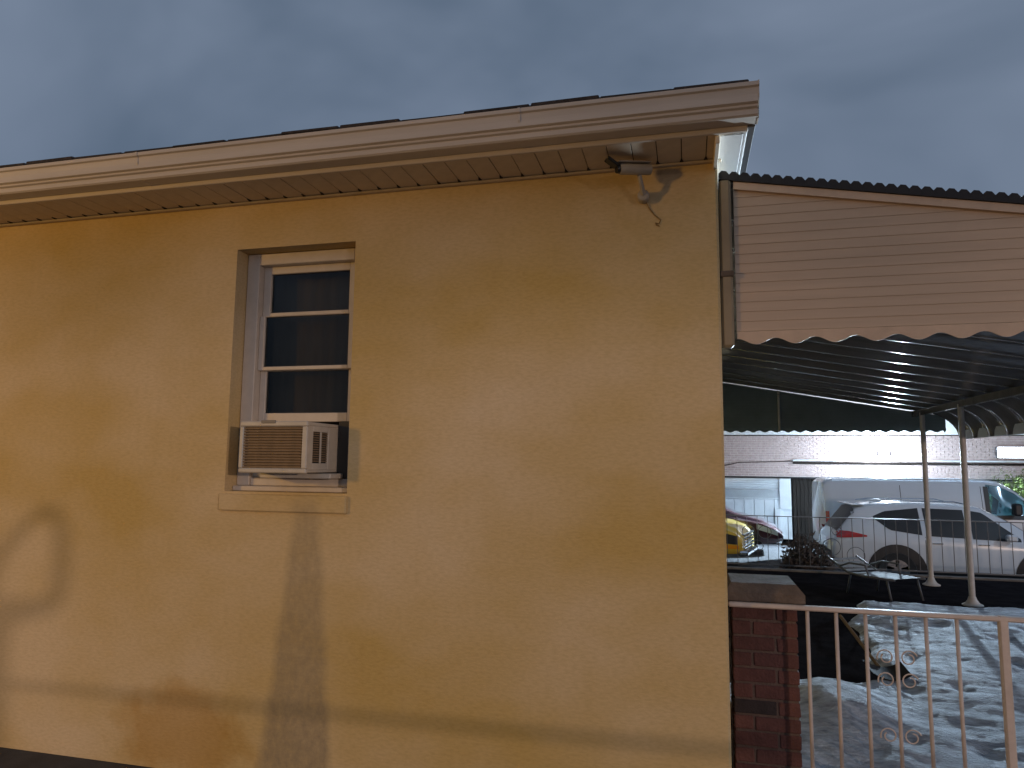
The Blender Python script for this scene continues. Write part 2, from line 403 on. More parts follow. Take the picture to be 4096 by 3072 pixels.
g = [(-OV-.021, .155), (-OV-.021, .012), (-OV-.100, .012), (-OV-.108, .020), (-OV-.108, .044), (-OV-.120, .050), (-OV-.120, .060), (-OV-.134, .066), (-OV-.134, .098), (-OV-.136, .128), (-OV-.146, .134), (-OV-.146, .152), (-OV-.132, .152), (-OV-.128, .14), (-OV-.122, .1), (-OV-.09, .06), (-OV-.085, .024), (-OV-.033, .024), (-OV-.033, .155)]
GX1 = .328
gut = hp(MB().prism([(a, HZ+b) for a, b in g], 'x', -6.3, GX1), 'gutter', 'gutter_paint')
cap = [(-OV-.021, .152), (-OV-.021, .011), (-OV-.085, .011), (-OV-.1, .022), (-OV-.104, .045), (-OV-.13, .078), (-OV-.137, .098), (-OV-.137, .128), (-OV-.148, .134), (-OV-.148, .154)]
hp(MB().prism([(a, HZ+b) for a, b in cap], 'x', GX1, GX1+.006), 'gutter_end_cap', 'gutter_paint')
for gx in (-5.0, -2.9, -.75):
    hp(MB().prism([(a*1.0-.0015 if a < -OV-.03 else a, HZ+b-.0015) for a, b in cap], 'x', gx, gx+.012), 'gutter_joint', 'gutter_paint')
hp(MB().bevbox(HX1-.022, HX1, -OV+.001, -.001, HZ-.05, HZ-.001, .003), 'eave_light_stop', 'soffit_paint')  # strip added to keep the awning light off the side soffit
# front eave: narrow white soffit and front gutter running back along the street front
hp(MB().bevbox(HX1+.002, HX1+.105, -OV+.02, 8.4, HZ-.008, HZ+.004, .003), 'front_soffit', 'soffit_white')
hp(MB().bevbox(HX1+.105, HX1+.120, -OV-.0, 8.4, HZ-.0065, HZ+.14, .003), 'front_fascia', 'soffit_white')
hp(MB().prism([(HX1+.121, HZ+.1), (HX1+.121, HZ+.001), (HX1+.150, HZ+.001), (HX1+.158, HZ+.03), (HX1+.158, HZ+.1)], 'y', -OV-.02, 8.4), 'front_gutter', 'lamp_metal')
# roof: deck with two courses of shingle tabs along the eave
th = .30
def roof_pt(x, y): return HZ+.158+(y+OV+.06)*th*.6
d = MB()
d.quad((-9.2, -OV-.05, HZ+.150), (HX1+.125, -OV-.05, HZ+.150), (HX1-3.2, 4.2, HZ+.150+.9), (-7, 4.2, HZ+1.05))
d.quad((HX1+.125, -OV-.05, HZ+.150), (HX1+.125, 8.7, HZ+.150), (HX1-3.2, 4.3, HZ+1.05), (HX1-3.2, 4.2, HZ+1.05))
d.quad((-9.2, 8.7, HZ+.150), (HX1+.125, 8.7, HZ+.150), (HX1-3.2, 4.3, HZ+1.05), (-7, 4.3, HZ+1.05))
d.quad((-9.2, -OV-.05, HZ+.150), (-9.2, 8.7, HZ+.150), (-7, 4.3, HZ+1.05), (-7, 4.2, HZ+1.05))
hp(d, 'roof', 'shingle')
tabs = [MB().bevbox(0, .33-.006, 0, .28, 0, .013+.002*k, .004, .002).mesh('shingle', 'shingle' if k % 2 else 'shingle_dark') for k in range(4)]
hp(MB().box(-6.3, GX1-.035, -OV-.125, -OV+.1, HZ+.154, HZ+.170), 'starter_strip', 'shingle_dark')
x = -6.3; k = 0
while x < GX1-.04:
    o = put('shingle', tabs[random.randrange(4)], house, Vector((x, -OV-.128+random.uniform(-.012, .008), HZ+.156+random.uniform(0, .006)))+hinv)
    o.rotation_euler = (R(10), R(random.uniform(-.5, .5)), 0)
    if x+.33 > GX1-.02: o.scale.x = (GX1-.03-x)/.33
    o = put('shingle', tabs[random.randrange(4)], house, Vector((x-.16, -OV+.02+random.uniform(-.01, .01), HZ+.170))+hinv)
    o.rotation_euler = (R(10), 0, 0)
    if x-.16+.33 > GX1-.05: o.scale.x = max(.1, (GX1-.06-(x-.16))/.33)
    x += .33
# pipe down the front corner
pipe = hp(MB().bevbox(HX1+.004, HX1+.062, .018, .085, 2.27, 3.12, .012), 'downspout', 'pipe_beige')
for z in (2.62,):
    q = MB().bevbox(HX1+.002, HX1+.068, .012, .09, z, z+.03, .004).build('pipe_strap', 'cap_stone', pipe)
# window: frame, storm sash with three panes
fy = rev
win = MB()
win.bevbox(wx0+.004, wx0+.085, fy-.015, fy+.09, wz0+.03, wz1-.003, .004).bevbox(wx1-.055, wx1-.004, fy-.015, fy+.09, wz0+.03, wz1-.003, .004)
win.bevbox(wx0+.085, wx1-.055, fy-.013, fy+.09, wz1-.072, wz1-.003, .004).bevbox(wx0+.004, wx1-.004, fy-.05, fy+.09, wz0+.001, wz0+.029, .004).bevbox(wx0+.085, wx1-.055, fy-.0, fy+.09, wz0+.03, wz0+.075, .004)
win = hp(win, 'window', 'window_white')
sx0, sx1 = wx0+.087, wx1-.057
sy = fy+.012
def sash(name, z0, z1, st, tr, br, yo):
    m = MB(); m.bevbox(sx0, sx0+st, sy+yo, sy+yo+.03, z0, z1, .003).bevbox(sx1-st, sx1, sy+yo, sy+yo+.03, z0, z1, .003)
    m.bevbox(sx0+st, sx1-st, sy+yo+.001, sy+yo+.029, z1-tr, z1, .003).bevbox(sx0+st, sx1-st, sy+yo+.001, sy+yo+.029, z0, z0+br, .003)
    o = m.build(name, 'window_white', win); return o
sash('upper_sash', 2.556, 2.86, .05, .045, .022, .022)
sash('middle_sash', 2.228, 2.555, .034, .006, .022, .0)
sash('lower_sash', 1.925, 2.240, .040, .014, .052, .03)
for z0, z1, yo in ((2.576, 2.816, .038), (2.248, 2.552, .014), (1.975, 2.228, .044)):
    MB().box(sx0+.02, sx1-.02, sy+yo, sy+yo+.004, z0, z1).build('pane', 'pane_glass', win)
m = MB(); m.grid(lambda u, v: (sx0+u*(sx1-sx0), sy+.15+.010*noise.noise(Vector((u*14, v*.8, 2)))+.012*noise.noise(Vector((u*5, v*.5, 6))), 1.93+v*.93), 90, 8); m.build('curtain', 'curtain', win, smooth=True)
MB().box(wx0-.3, wx1+.3, .40, .42, wz0-.3, wz1+.3).build('dark_room', 'interior', win)
# ------------------------------------------------------------------ air conditioner in the window
ax0, ax1, az0, az1, ay = -2.33, -1.927, 1.637, 1.905, -.20
ac = thing('air_conditioner', 'boxy beige window air conditioner with a brown slatted back grille', 'air conditioner', ((ax0+ax1)/2, 0, az0))
ainv = -ac.location
def ap(mb, name, m, parent=None):
    o = mb.build(name, m, ac if parent is None else parent)
    if parent is None: o.location = ainv
    return o
b = MB()
b.bevbox(ax0+.006, ax1-.006, ay+.03, rev+.1, az1-.02, az1, .004).bevbox(ax0+.006, ax1-.006, ay+.03, rev+.1, az0, az0+.015, .004).bevbox(ax0+.006, ax0+.02, ay+.03, rev+.1, az0+.015, az1-.02, .002)
b.bevbox(ax1-.02, ax1-.006, ay+.03, ay+.075, az0+.015, az1-.02, .002).bevbox(ax1-.02, ax1-.006, ay+.24, rev+.1, az0+.015, az1-.02, .002)
b.bevbox(ax1-.02, ax1-.006, ay+.075, ay+.24, az0+.015, az0+.05, .002).bevbox(ax1-.02, ax1-.006, ay+.075, ay+.24, az1-.05, az1-.02, .002)
ap(b, 'casing', 'ac_white')
b = MB(); b.bevbox(ax0, ax1, ay, ay+.03, az1-.026, az1+.003, .006).bevbox(ax0, ax1, ay, ay+.03, az0-.004, az0+.022, .006).bevbox(ax0, ax0+.022, ay, ay+.03, az0+.022, az1-.026, .004).bevbox(ax1-.03, ax1, ay, ay+.03, az0+.022, az1-.026, .004)
ap(b, 'face_frame', 'ac_white')
gr = ap(MB().box(ax0+.022, ax1-.03, ay+.022, ay+.028, az0+.022, az1-.026), 'grille', 'ac_brown')
nsl = 15; hh = (az1-.026-az0-.022)/nsl
sl = MB().bevbox(ax0+.023, ax1-.031, -.009, .004, .001, hh*.55, .002).mesh('slat', 'ac_brown')
for i in range(nsl):
    put('slat', sl, gr, (0, ay+.014+random.uniform(-.002, .002), az0+.022+i*hh))
sl2 = MB().bevbox(-.006, .004, 0, .16, 0, .006, .001).mesh('side_louver', 'ac_brown')
for i in range(13):
    o = put('side_louver', sl2, ac, Vector((ax1-.014, ay+.078, az0+.058+i*.0125))+ainv)
ap(MB().bevbox(ax1-.012, ax1-.005, ay+.152, ay+.164, az0+.05, az1-.05, .001), 'louver_divider', 'ac_white')
ap(MB().box(ax0+.03, ax1-.025, ay+.1, rev, az0+.03, az1-.03), 'inner_core', 'ac_dark')
ap(MB().bevbox(ax0+.13, ax0+.215, ay-.004, ay+.004, az1+.003-.012, az1+.008, .002), 'badge', 'ac_badge')
ap(MB().box(ax1+.004, wx1-.06, rev+.02, rev+.03, wz0+.08, 1.925), 'side_curtain', 'ac_dark')
ap(MB().box(wx0+.085, ax0-.002, rev+.02, rev+.03, wz0+.08, 1.925), 'side_curtain', 'ac_white')
ap(MB().bevbox(ax0+.02, ax1+.05, -.03, rev+.0, wz0+.078, az0-.006, .004), 'support_bracket', 'ac_white')

# ------------------------------------------------------------------ security camera on the wall
sc = thing('security_camera', 'small grey bullet security camera on a bracket under the eave', 'security camera', (-.19, 0, 3.0))
sinv = -sc.location
def sp(mb, name, m, smooth=False):
    o = mb.build(name, m, sc); o.location = sinv
    if smooth: smooth_by_angle(o)
    return o
sp(MB().lathe([(.026, 0), (.030, -.004), (.030, -.045), (.025, -.052), (.012, -.054)], (-.192, -.001, 3.045), 'y', 20), 'mount_base', 'cam_grey', True)
sp(MB().tube([(-.192, -.05, 3.05), (-.196, -.085, 3.075), (-.205, -.105, 3.12), (-.208, -.11, 3.145)], [.013, .012, .011, .013], 12), 'arm', 'cam_grey', True)
A, B = Vector((-.155, -.09, 3.158)), Vector((-.295, -.165, 3.142)); dd = (B-A).normalized()
sp(MB().tube([A-dd*.004, A, B, B+dd*.004], [.022, .027, .027, .025], 18), 'body', 'cam_grey', True)
sp(MB().tube([B+dd*.003, B+dd*.02], [.022, .021], 18), 'lens', 'cam_dark', True)
mm = Matrix.Translation((A+B)/2+Vector((0, 0, .031))) @ dd.to_track_quat('X', 'Z').to_matrix().to_4x4()
sp(MB().bevbox(-.075, .098, -.028, .028, -.003, .003, .001, m=mm), 'sun_shield', 'cam_grey')
mm2 = Matrix.Translation(B+dd*.035+Vector((0, 0, .026))) @ dd.to_track_quat('X', 'Z').to_matrix().to_4x4() @ Matrix.Rotation(R(-38), 4, 'Y')
sp(MB().bevbox(-.02, .045, -.024, .024, -.009, .009, .004, m=mm2), 'visor', 'cam_dark')
sp(MB().tube([(-.18, -.012, 3.02), (-.165, -.006, 2.99), (-.14, -.004, 2.955), (-.108, -.004, 2.925), (-.118, -.004, 2.905), (-.135, -.004, 2.912), (-.13, -.004, 2.90), (-.115, -.004, 2.893)], .0026, 6), 'cable', 'cable')

# ------------------------------------------------------------------ porch awning
RZ, RS = 3.167, .178
AX0, AX1, AY0, AY1 = .178, 3.55, .055, 8.5
def rz_(x): return RZ-RS*x
aw = thing('porch_awning', 'corrugated metal porch awning with siding end panels and scalloped edges', 'awning', (3.4, 7.3, 0))
winv = -aw.location
def wp(mb, name, m, parent=None, smooth=False):
    o = mb.build(name, m, aw if parent is None else parent, smooth=smooth)
    if parent is None: o.location = winv
    return o
# roof pans run down the slope and curl over at the front
pitch = .56; npan = int(round((AY1-AY0)/pitch)); pitch = (AY1-AY0)/npan
prof = [(AX0, rz_(AX0))]+[(x, rz_(x)) for x in (1.0, 1.8, 2.6, 3.2, AX1)]
cx_, cz_ = AX1-.0, rz_(AX1)-.42
for a in range(1, 9):
    t = R(80-a*10.); prof.append((AX1+.57*math.cos(t)/1-.57*math.cos(R(80)), rz_(AX1)-.42*math.sin(R(80))+.42*math.sin(t)))
sec = [(pitch*k/18 if k < 18 else pitch-.0015, .030*(1-math.cos(2*math.pi*k/18))) for k in range(19)]
def pan_mesh(mname):
    m = MB(); P = len(prof); Q = len(sec)
    for side in (0, 1):
        for i, (x, z) in enumerate(prof):
            a = prof[max(i-1, 0)]; b = prof[min(i+1, P-1)]; tx, tz = b[0]-a[0], b[1]-a[1]; l = math.hypot(tx, tz); nx, nz = -tz/l, tx/l
            if nz < 0 and nx < 0: nx, nz = -nx, -nz
            for (y, h) in sec:
                hh = h+side*.004; m.v.append((x+nx*hh, y, z+nz*hh))
    for side in (0, 1):
        o0 = side*P*Q
        for i in range(P-1):
            for j in range(Q-1): m.f.append((o0+i*Q+j, o0+(i+1)*Q+j, o0+(i+1)*Q+j+1, o0+i*Q+j+1))
    for i in range(P-1):
        for j in (0, Q-1): m.f.append((i*Q+j, (i+1)*Q+j, P*Q+(i+1)*Q+j, P*Q+i*Q+j))
    for j in range(Q-1):
        for i in (0, P-1): m.f.append((i*Q+j, i*Q+j+1, P*Q+i*Q+j+1, P*Q+i*Q+j))
    return m.mesh('roof_pan', mname, True)
pm = pan_mesh('awning_metal')
pm.set_sharp_from_angle(angle=R(40))
for i in range(npan): put('roof_pan', pm, aw, Vector((0, AY0+.002+i*pitch, 0))+winv)
# rafters under the pans, front beam, house ledger
wp(MB().box(4.035, 4.075, AY0+.05, AY1-.05, 2.12, 2.25), 'front_beam', 'beam_white')
wp(MB().box(3.37, 3.43, AY0+.05, AY1-.05, 2.46, 2.545), 'cross_beam', 'awning_metal')
wp(MB().box(AX0, AX0+.03, AY0+.06, AY1-.05, 2.9, 3.1), 'wall_ledger', 'awning_metal')
# end panels: boards with a scalloped bottom strip
def end_panel(y, sgn, name, mboard, mtrim, zb, scal, xr):
    p = wp(MB().box(AX0+.07, xr, y+sgn*.012, y+sgn*.018, zb+.06, rz_(xr)-.03).poly([(AX0+.07, y+sgn*.015, rz_(xr)-.03), (xr, y+sgn*.015, rz_(xr)-.03), (AX0+.07, y+sgn*.015, rz_(AX0)-.03)]), name, mtrim)
    bh = .0485; z = zb+.068; i = 0
    while True:
        top = z+bh
        xe = min(xr, (RZ-.04-z)/RS)
        if xe < AX0+.25: break
        xt = min(xr, (RZ-.04-top)/RS); 
        a, bq = y-sgn*.0035, y+sgn*.010
        x0 = AX0+.07
        if xt <= x0+.02: break
        m = MB(); q = [(x0, a, z+.0006), (xe, a, z+.0006), (xt, y-sgn*.001, top), (x0, y-sgn*.001, top)]
        r_ = [(x0, bq, z+.0006), (xe, bq, z+.0006), (xt, bq, top), (x0, bq, top)]
        m.poly(q).poly(r_[::-1])
        for k in range(4): m.quad(q[k], q[(k+1) % 4], r_[(k+1) % 4], r_[k])
        m.build('siding_board', mboard, p); z = top; i += 1
    # scalloped strip
    m = MB(); x = AX0+.07; n = 12; pts = []
    while x < xr-1e-6:
        wdt = min(scal, xr-x)
        for k in range(n):
            u = k/n; pts.append((x+u*wdt, zb-.0+.030*(math.cos(2*math.pi*u)*.5+.5)**1.0))
        x += scal
    pts.append((xr, zb+.03))
    for (xa, za), (xb, zc) in zip(pts, pts[1:]):
        ya, yb = y-sgn*.014, y-sgn*.006
        m.quad((xa, ya, za), (xb, ya, zc), (xb, ya, zb+.064), (xa, ya, zb+.064)); m.quad((xa, yb, za), (xb, yb, zc), (xb, yb, zb+.064), (xa, yb, zb+.064)); m.quad((xa, ya, za), (xb, ya, zc), (xb, yb, zc), (xa, yb, za))
    m.quad((pts[0][0], ya, zb+.064), (xr, ya, zb+.064), (xr, yb, zb+.064), (pts[0][0], yb, zb+.064))
    m.build('scalloped_strip', mtrim, p)
    # sloping trim under the roof edge
    m = MB(); m.prism([(AX0+.07, rz_(AX0+.07)-.052), (xr, rz_(xr)-.052), (xr, rz_(xr)-.014), (AX0+.07, rz_(AX0+.07)-.014)], 'y', y-sgn*.022, y+sgn*.0)
    m.build('sloping_trim', mtrim, p)
    return p
near = end_panel(AY0+.0, 1, 'end_panel', 'siding', 'awning_trim', 2.283, .178, 3.6)
far = end_panel(AY1+.01, 1, 'end_panel', 'siding_far_shaded', 'siding_far_shaded', 2.225, .178, 3.85)
# toothed dark roof edge over the near panel
m = MB(); x = AX0-.0; 
while x < 3.6:
    z = rz_(x); m.prism([(x, z-.012), (x+.05, z-.012-RS*.05), (x+.05, z+.018-RS*.05), (x+.036, z+.034-RS*.036), (x+.014, z+.034-RS*.014), (x, z+.018)], 'y', AY0-.032, AY0+.004); x += .0505
wp(m, 'roof_edge_strip', 'awning_edge')
wp(MB().tube([(1.45, 8.49, 2.24), (1.45, 8.49, 2.9)], .018, 8), 'stiffener', 'post_paint')
wp(MB().prism([(.25, rz_(.25)-.075), (3.5, rz_(3.5)-.075), (3.5, rz_(3.5)-.067), (.25, rz_(.25)-.067)], 'y', AY1-.028, AY1-.02), 'edge_angle', 'siding_far_shaded')
# posts with flared feet
for y in (6.54, 8.06):
    p = MB().tube([(3.4, y, .02), (3.4, y, 2.5)], .035, 14).build('post', 'post_paint', aw); p.location = winv; smooth_by_angle(p)
    f = MB().lathe([(.115, 0), (.115, .012), (.078, .03), (.052, .07), (.038, .11)], (3.4, y, -.002), 'z', 18).build('post_foot', 'post_paint', p); smooth_by_angle(f)

# ------------------------------------------------------------------ brick pier
pier = thing('brick_pier', 'red brick pier with a stone cap beside the house corner', 'pier', (.36, .35, 0))
pinv = -pier.location
px0, px1, py0, py1, pz1 = .20, .502, .21, .51, 1.03
o = MB().box(px0+.006, px1-.006, py0+.006, py1-.006, -.02, pz1).build('mortar', 'mortar', pier); o.location = pinv
ch, bl, mj = .074, .2, .011
cz = -.01; row = 0
bms = {}
def brick(x0, x1, y0, y1, z):
    o = MB().bevbox(x0, x1, y0, y1, z, z+ch-mj, .004, .0018).build('brick', 'brick_burnt' if (row == 7 and x0 < px0+.05 and y0 < py0+.01) else 'brick_%d' % random.randrange(4), pier); o.location = pinv
while cz+ch-mj < pz1+.002:
    if row % 2 == 0: xs_ = [px0, px0+.092+mj*.0, px1]
    else: xs_ = [px0, px0+.2, px1]
    for a, b2 in zip(xs_, xs_[1:]): brick(a+(.0 if a == px0 else mj/2), b2-(0 if b2 == px1 else mj/2), py0, py0+.1, cz)
    ys_ = [py0+.1+mj, py0+.2+(.05 if row % 2 else 0), py1]
    for a, b2 in zip(ys_, ys_[1:]):
        brick(px1-.1, px1, a, b2-(mj if b2 != py1 else 0), cz); brick(px0, px0+.1, a, b2-(mj if b2 != py1 else 0), cz)
    cz += ch; row += 1
c = MB(); h0 = pz1+.002
outl = lambda g: [(px0-g, py0-g), (px1+g, py0-g), (px1+g, py1+g), (px0-g, py1+g)]
for (g1, z1), (g2, z2) in (((.028, h0), (.034, h0+.012)), ((.034, h0+.012), (.034, h0+.05)), ((.034, h0+.05), (.0, h0+.092))):
    A_, B_ = outl(g1), outl(g2)
    for k in range(4): c.quad(A_[k]+(z1,), A_[(k+1) % 4]+(z1,), B_[(k+1) % 4]+(z2,), B_[k]+(z2,))
c.poly([q+(h0,) for q in outl(.028)]).poly([q+(h0+.092,) for q in outl(0)])
o = c.build('cap', 'cap_stone', pier); o.location = pinv

# ------------------------------------------------------------------ near railing
ry = .11
rail = thing('metal_railing', 'pinkish painted metal railing with scrolls in front of the snowy yard', 'railing', (1.2, ry, 0))
rinv = -rail.location
def rp_(mb, name, m='rail_paint', smooth=True):
    o = mb.build(name, m, rail); o.location = rinv
    if smooth: smooth_by_angle(o)
    return o
rp_(MB().bevbox(HX1+.006, 3.6, ry-.018, ry+.018, 1.026, 1.048, .006), 'top_rail')
rp_(MB().bevbox(HX1+.006, 3.6, ry-.012, ry+.012, .10, .125, .004), 'bottom_rail')
bm_ = MB().tube([(0, 0, .12), (0, 0, 1.03)], .0085, 10).mesh('baluster', 'rail_paint', True)
for i in range(22):
    x = .532+i*.1245
    if abs(x-1.345) < .08: continue
    put('baluster', bm_, rail, Vector((x, ry, 0))+rinv)
rp_(MB().bevbox(1.318, 1.352, ry-.017, ry+.017, 0, 1.05, .004), 'post')
def ring(cx, cz, r, tr=.0055, a0=0, a1=360, n=22, shrink=0.):
    pts = []
    for k in range(n+1):
        t = k/n; a = R(a0+(a1-a0)*t); rr = r*(1-shrink*t); pts.append((cx+rr*math.cos(a), ry, cz+rr*math.sin(a)))
    return pts
xc = .532+3*.1245
for zc in (.84, .74, .50, .28):
    for s in (-1, 1):
        m = MB(); m.tube(ring(xc+s*.048, zc, .036, a0=90-s*90+20, a1=90-s*90+20+s*430, shrink=.55), .0032, 8); rp_(m, 'scroll')

# ------------------------------------------------------------------ iron fence at the far side of the yard
fen = thing('iron_fence', 'low thin black iron fence between the yard and the parked cars', 'fence', (3, 8.72, 0))
finv = -fen.location; FY = 8.74
def fp(mb, name, smooth=False):
    o = mb.build(name, 'iron', fen); o.location = finv; return o
fp(MB().box(.25, 9, FY-.010, FY+.010, .870, .884), 'top_rail'); fp(MB().box(.25, 9, FY-.012, FY+.012, .09, .11), 'bottom_rail')
pk = MB().box(-.0045, .0045, -.0045, .0045, .1, .87).mesh('picket', 'iron')
x = .3
while x < 9: put('picket', pk, fen, Vector((x, FY, 0))+finv); x += .158
for cx2, cz2, r in ((.95, .62, .1), (1.2, .62, .1), (1.08, .4, .09), (2.2, .42, .13), (2.55, .30, .13), (2.28, .68, .07)):
    pts = [(cx2+r*math.cos(a*.3), FY-.02, cz2+r*math.sin(a*.3)) for a in range(21)]
    fp(MB().tube(pts, .005, 6, closed=True), 'scroll')
# retaining wall of the yard
o = MB().bevbox(.2, 14, 8.80, 8.90, LOT, .03, .01).build('retaining_wall', 'concrete'); tag(o, 'low dark kerb wall carrying the iron fence', 'wall')

# ------------------------------------------------------------------ building beyond the lot
BY = 20.0
bld = thing('brick_building', 'long pale brick building with a white gate, lit by a floodlight', 'building', (5, BY, LOT))
binv = -bld.location
def bp_(mb, name, m, parent=None, kind=None):
    o = mb.build(name, m, bld if parent is None else parent)
    if parent is None: o.location = binv
    if kind: o['kind'] = kind
    return o
bp_(MB().box(-12, 24, BY+.02, BY+8, 1.345, 4.4), 'wall', 'far_mortar')
bp_(MB().box(-12.1, 24.1, BY-.06, BY+8, 4.4, 4.6), 'parapet', 'concrete')
m = MB(); z = 1.37; r_ = 0
while z < 2.95:
    x = .6+(r_ % 2)*.107
    while x < 11:
        l = .2; dz = random.uniform(-.002, .004)
        m.box(x, x+l, BY+.001-dz, BY+.025, z, z+.062); x += .2145
    z += .0745; r_ += 1
bp_(m, 'brick_courses', 'far_brick', kind='stuff')
bp_(MB().box(.3, 24, BY-.03, BY+.3, 1.30, 1.345), 'lintel', 'far_gap')
bp_(MB().box(-12, 24, BY+.5, BY+.6, LOT, 1.345), 'recess_wall', 'far_gap')
bp_(MB().box(4.02, 24, BY+.1, BY+.5, LOT, 1.345), 'ground_floor_wall', 'concrete')
# dark boarded doorway
dr = bp_(MB().box(3.17, 4.0, BY+.12, BY+.16, LOT, 1.30), 'door', 'far_gap')
x = 3.18
while x < 3.98:
    MB().bevbox(x, x+.108, BY+.07, BY+.118, LOT+.01, 1.29, .006).build('plank', 'far_dark', dr); x += .112
# white gate with lattice band
gt = bp_(MB().box(.2, 3.13, BY+.08, BY+.10, LOT+.12, 1.295), 'gate', 'gate_white')
x = .22
while x < 2.75:
    MB().bevbox(x, x+.285, BY+.03, BY+.078, LOT+.14, .63, .01).build('gate_panel', 'gate_white', gt); x += .30
for k in range(4): MB().bevbox(.2, 3.12, BY+.035, BY+.078, 1.02+k*.068, 1.02+k*.068+.056, .006).build('gate_slat', 'gate_white', gt)
m = MB(); x = .22
while x < 2.9:
    for s in (-1, 1):
        mm = Matrix.Translation((x, BY+.05+.01*s, .80)) @ Matrix.Rotation(R(42*s), 4, 'Y'); m.box(-.009, .009, -.006, .006, -.17, .17, mm)
    x += .075
o = bp_(m, 'lattice', 'gate_white', gt)
MB().bevbox(.2, 3.12, BY+.02, BY+.078, .93, .965, .006).build('gate_rail', 'pipe_grey', gt); MB().bevbox(.2, 3.12, BY+.02, BY+.078, .64, .675, .006).build('gate_rail', 'gate_white', gt)
MB().bevbox(2.78, 3.12, BY-.0, BY+.078, .33, 1.29, .008).build('gate_post', 'gate_white', gt); MB().bevbox(2.62, 2.80, BY-.03, BY+.06, LOT+.0, .35, .008).build('gate_post', 'gate_white', gt)
# pipes along the facade
for z, mname, r_ in ((1.845, 'gate_white', .03), (1.76, 'far_dark', .03)):
    o = bp_(MB().tube([(3.2, BY-.05, z+.02), (12, BY-.05, z+.03)], r_, 8), 'wall_pipe', mname)
bp_(MB().box(.3, 14, BY-.045, BY+.0, 2.625, 2.65), 'string_course', 'far_dark'); bp_(MB().bevbox(.3, 14, BY-.09, BY+.0, 2.655, 3.25, .01), 'white_fascia', 'gate_white')
bp_(MB().tube([(.9, BY-.03, 1.62), (1.6, BY-.03, 1.78), (3.2, BY-.03, 1.83)], .012, 6), 'wall_cable', 'far_dark')

# light panel on the right of the facade
lb = thing('light_panel', 'glowing white rectangular light panel on the brick facade', 'lamp', (9.4, BY-.1, 1.97))
o = MB().bevbox(-.62, 1.2, -.06, .08, -.0, .33, .01).build('housing', 'lamp_metal', lb)
MB().box(-.60, 1.18, -.066, -.061, .015, .315).build('lens', 'led_panel', lb); 

# ------------------------------------------------------------------ vehicles
class Loft:
    """vehicle body from stations x: (bottom, belt, top, half widths low, belt, top)"""
    def __init__(s, st, n=56):
        s.st = st; s.x0, s.x1 = st[0][0], st[-1][0]; s.n = n
    def at(s, x):
        st = s.st
        for i in range(len(st)-1):
            if x <= st[i+1][0]: break
        a, b = st[i], st[i+1]; t = min(1, max(0, (x-a[0])/(b[0]-a[0])))
        t2 = t
        return [a[k]+(b[k]-a[k])*t2 for k in range(1, 7)]
    def section(s, x):
        zb, zl, zt, wl, wb, wt = s.at(x)
        rr = min(.09, (zt-zl)*.5+.01)
        return [(wl*.93, zb), (wl, zb+.07), (wl+(wb-wl)*.55+.012, zb+(zl-zb)*.45), (wb+.006, zb+(zl-zb)*.8), (wb, zl), (wt+(wb-wt)*.55, zl+(zt-rr-zl)*.5), (wt, zt-rr), (wt-.035, zt-rr*.35), (wt-.11, zt), (wt*.5, zt+.018), (0, zt+.024)]
    def y(s, x, z):
        sec = s.section(x)
        for (a, b), (c, d) in zip(sec, sec[1:]):
            if z <= d and d > b: return a+(c-a)*max(0, (z-b))/(d-b)
        return sec[6][0]
    def top(s, x, y):
        sec = s.section(x)[::-1]; y = abs(y)
        for (a, b), (c, d) in zip(sec, sec[1:]):
            if y <= c and c > a: return b+(d-b)*(y-a)/(c-a)
        return sec[-1][1]
    def body(s, hole=None):
        m = MB(); xs = [s.x0+(s.x1-s.x0)*i/s.n for i in range(s.n+1)]; rows = []
        for x in xs:
            sec = s.section(x); ring = [(x, -w_, z) for w_, z in sec]+[(x, w_, z) for w_, z in sec[-2::-1]]; n0 = len(m.v); m.v += ring; rows.append((n0, len(ring)))
        for (a, k), (b, _) in zip(rows, rows[1:]):
            for j in range(k-1):
                if hole and hole[0] <= m.v[a][0] and m.v[b][0] <= hole[1] and (j in (4, 5) or k-2-j in (4, 5)): continue
                m.f.append((a+j, a+j+1, b+j+1, b+j))
            m.f.append((a+k-1, a, b, b+k-1))
        for a, k in (rows[0], rows[-1]): m.f.append(tuple(range(a, a+k)))
        return m
    def side(s, x0, x1, lo, hi, sg, off=.006, nu=14, nv=5):
        def fn(u, v):
            x = x0+(x1-x0)*u; a, b = lerp(lo, x), lerp(hi, x); z = a+(b-a)*v; return (x, sg*(s.y(x, z)+off), z)
        return MB().grid(fn, nu, nv)
    def cap_top(s, x0, x1, y0, y1, off=.008, nu=8, nv=10):
        return MB().grid(lambda u, v: (x0+(x1-x0)*u, y0+(y1-y0)*v, s.top(x0+(x1-x0)*u, y0+(y1-y0)*v)+off), nu, nv)
def wheel(par, x, y, r, wd, sg, arch=None):
    t = MB().lathe([(r*.62, 0), (r*.93, -.012), (r, wd*.12), (r, wd*.85), (r*.9, wd), (r*.6, wd)], (0, 0, 0), 'y', 26).build('wheel', 'tyre', par, (x, y, r)); smooth_by_angle(t)
    if sg > 0: t.rotation_euler.z = math.pi
    h = MB().lathe([(r*.6, -.004), (r*.56, .02), (r*.25, .012), (r*.2, -.006), (.01, -.008)], (0, 0, 0), 'y', 20).build('rim', 'rim', t); smooth_by_angle(h)
    for k in range(5):
        a = R(72*k); mm = Matrix.Rotation(a, 4, 'Y'); MB().box(-.035, .035, -.004, .012, r*.2, r*.57, mm).build('spoke', 'rim', t)
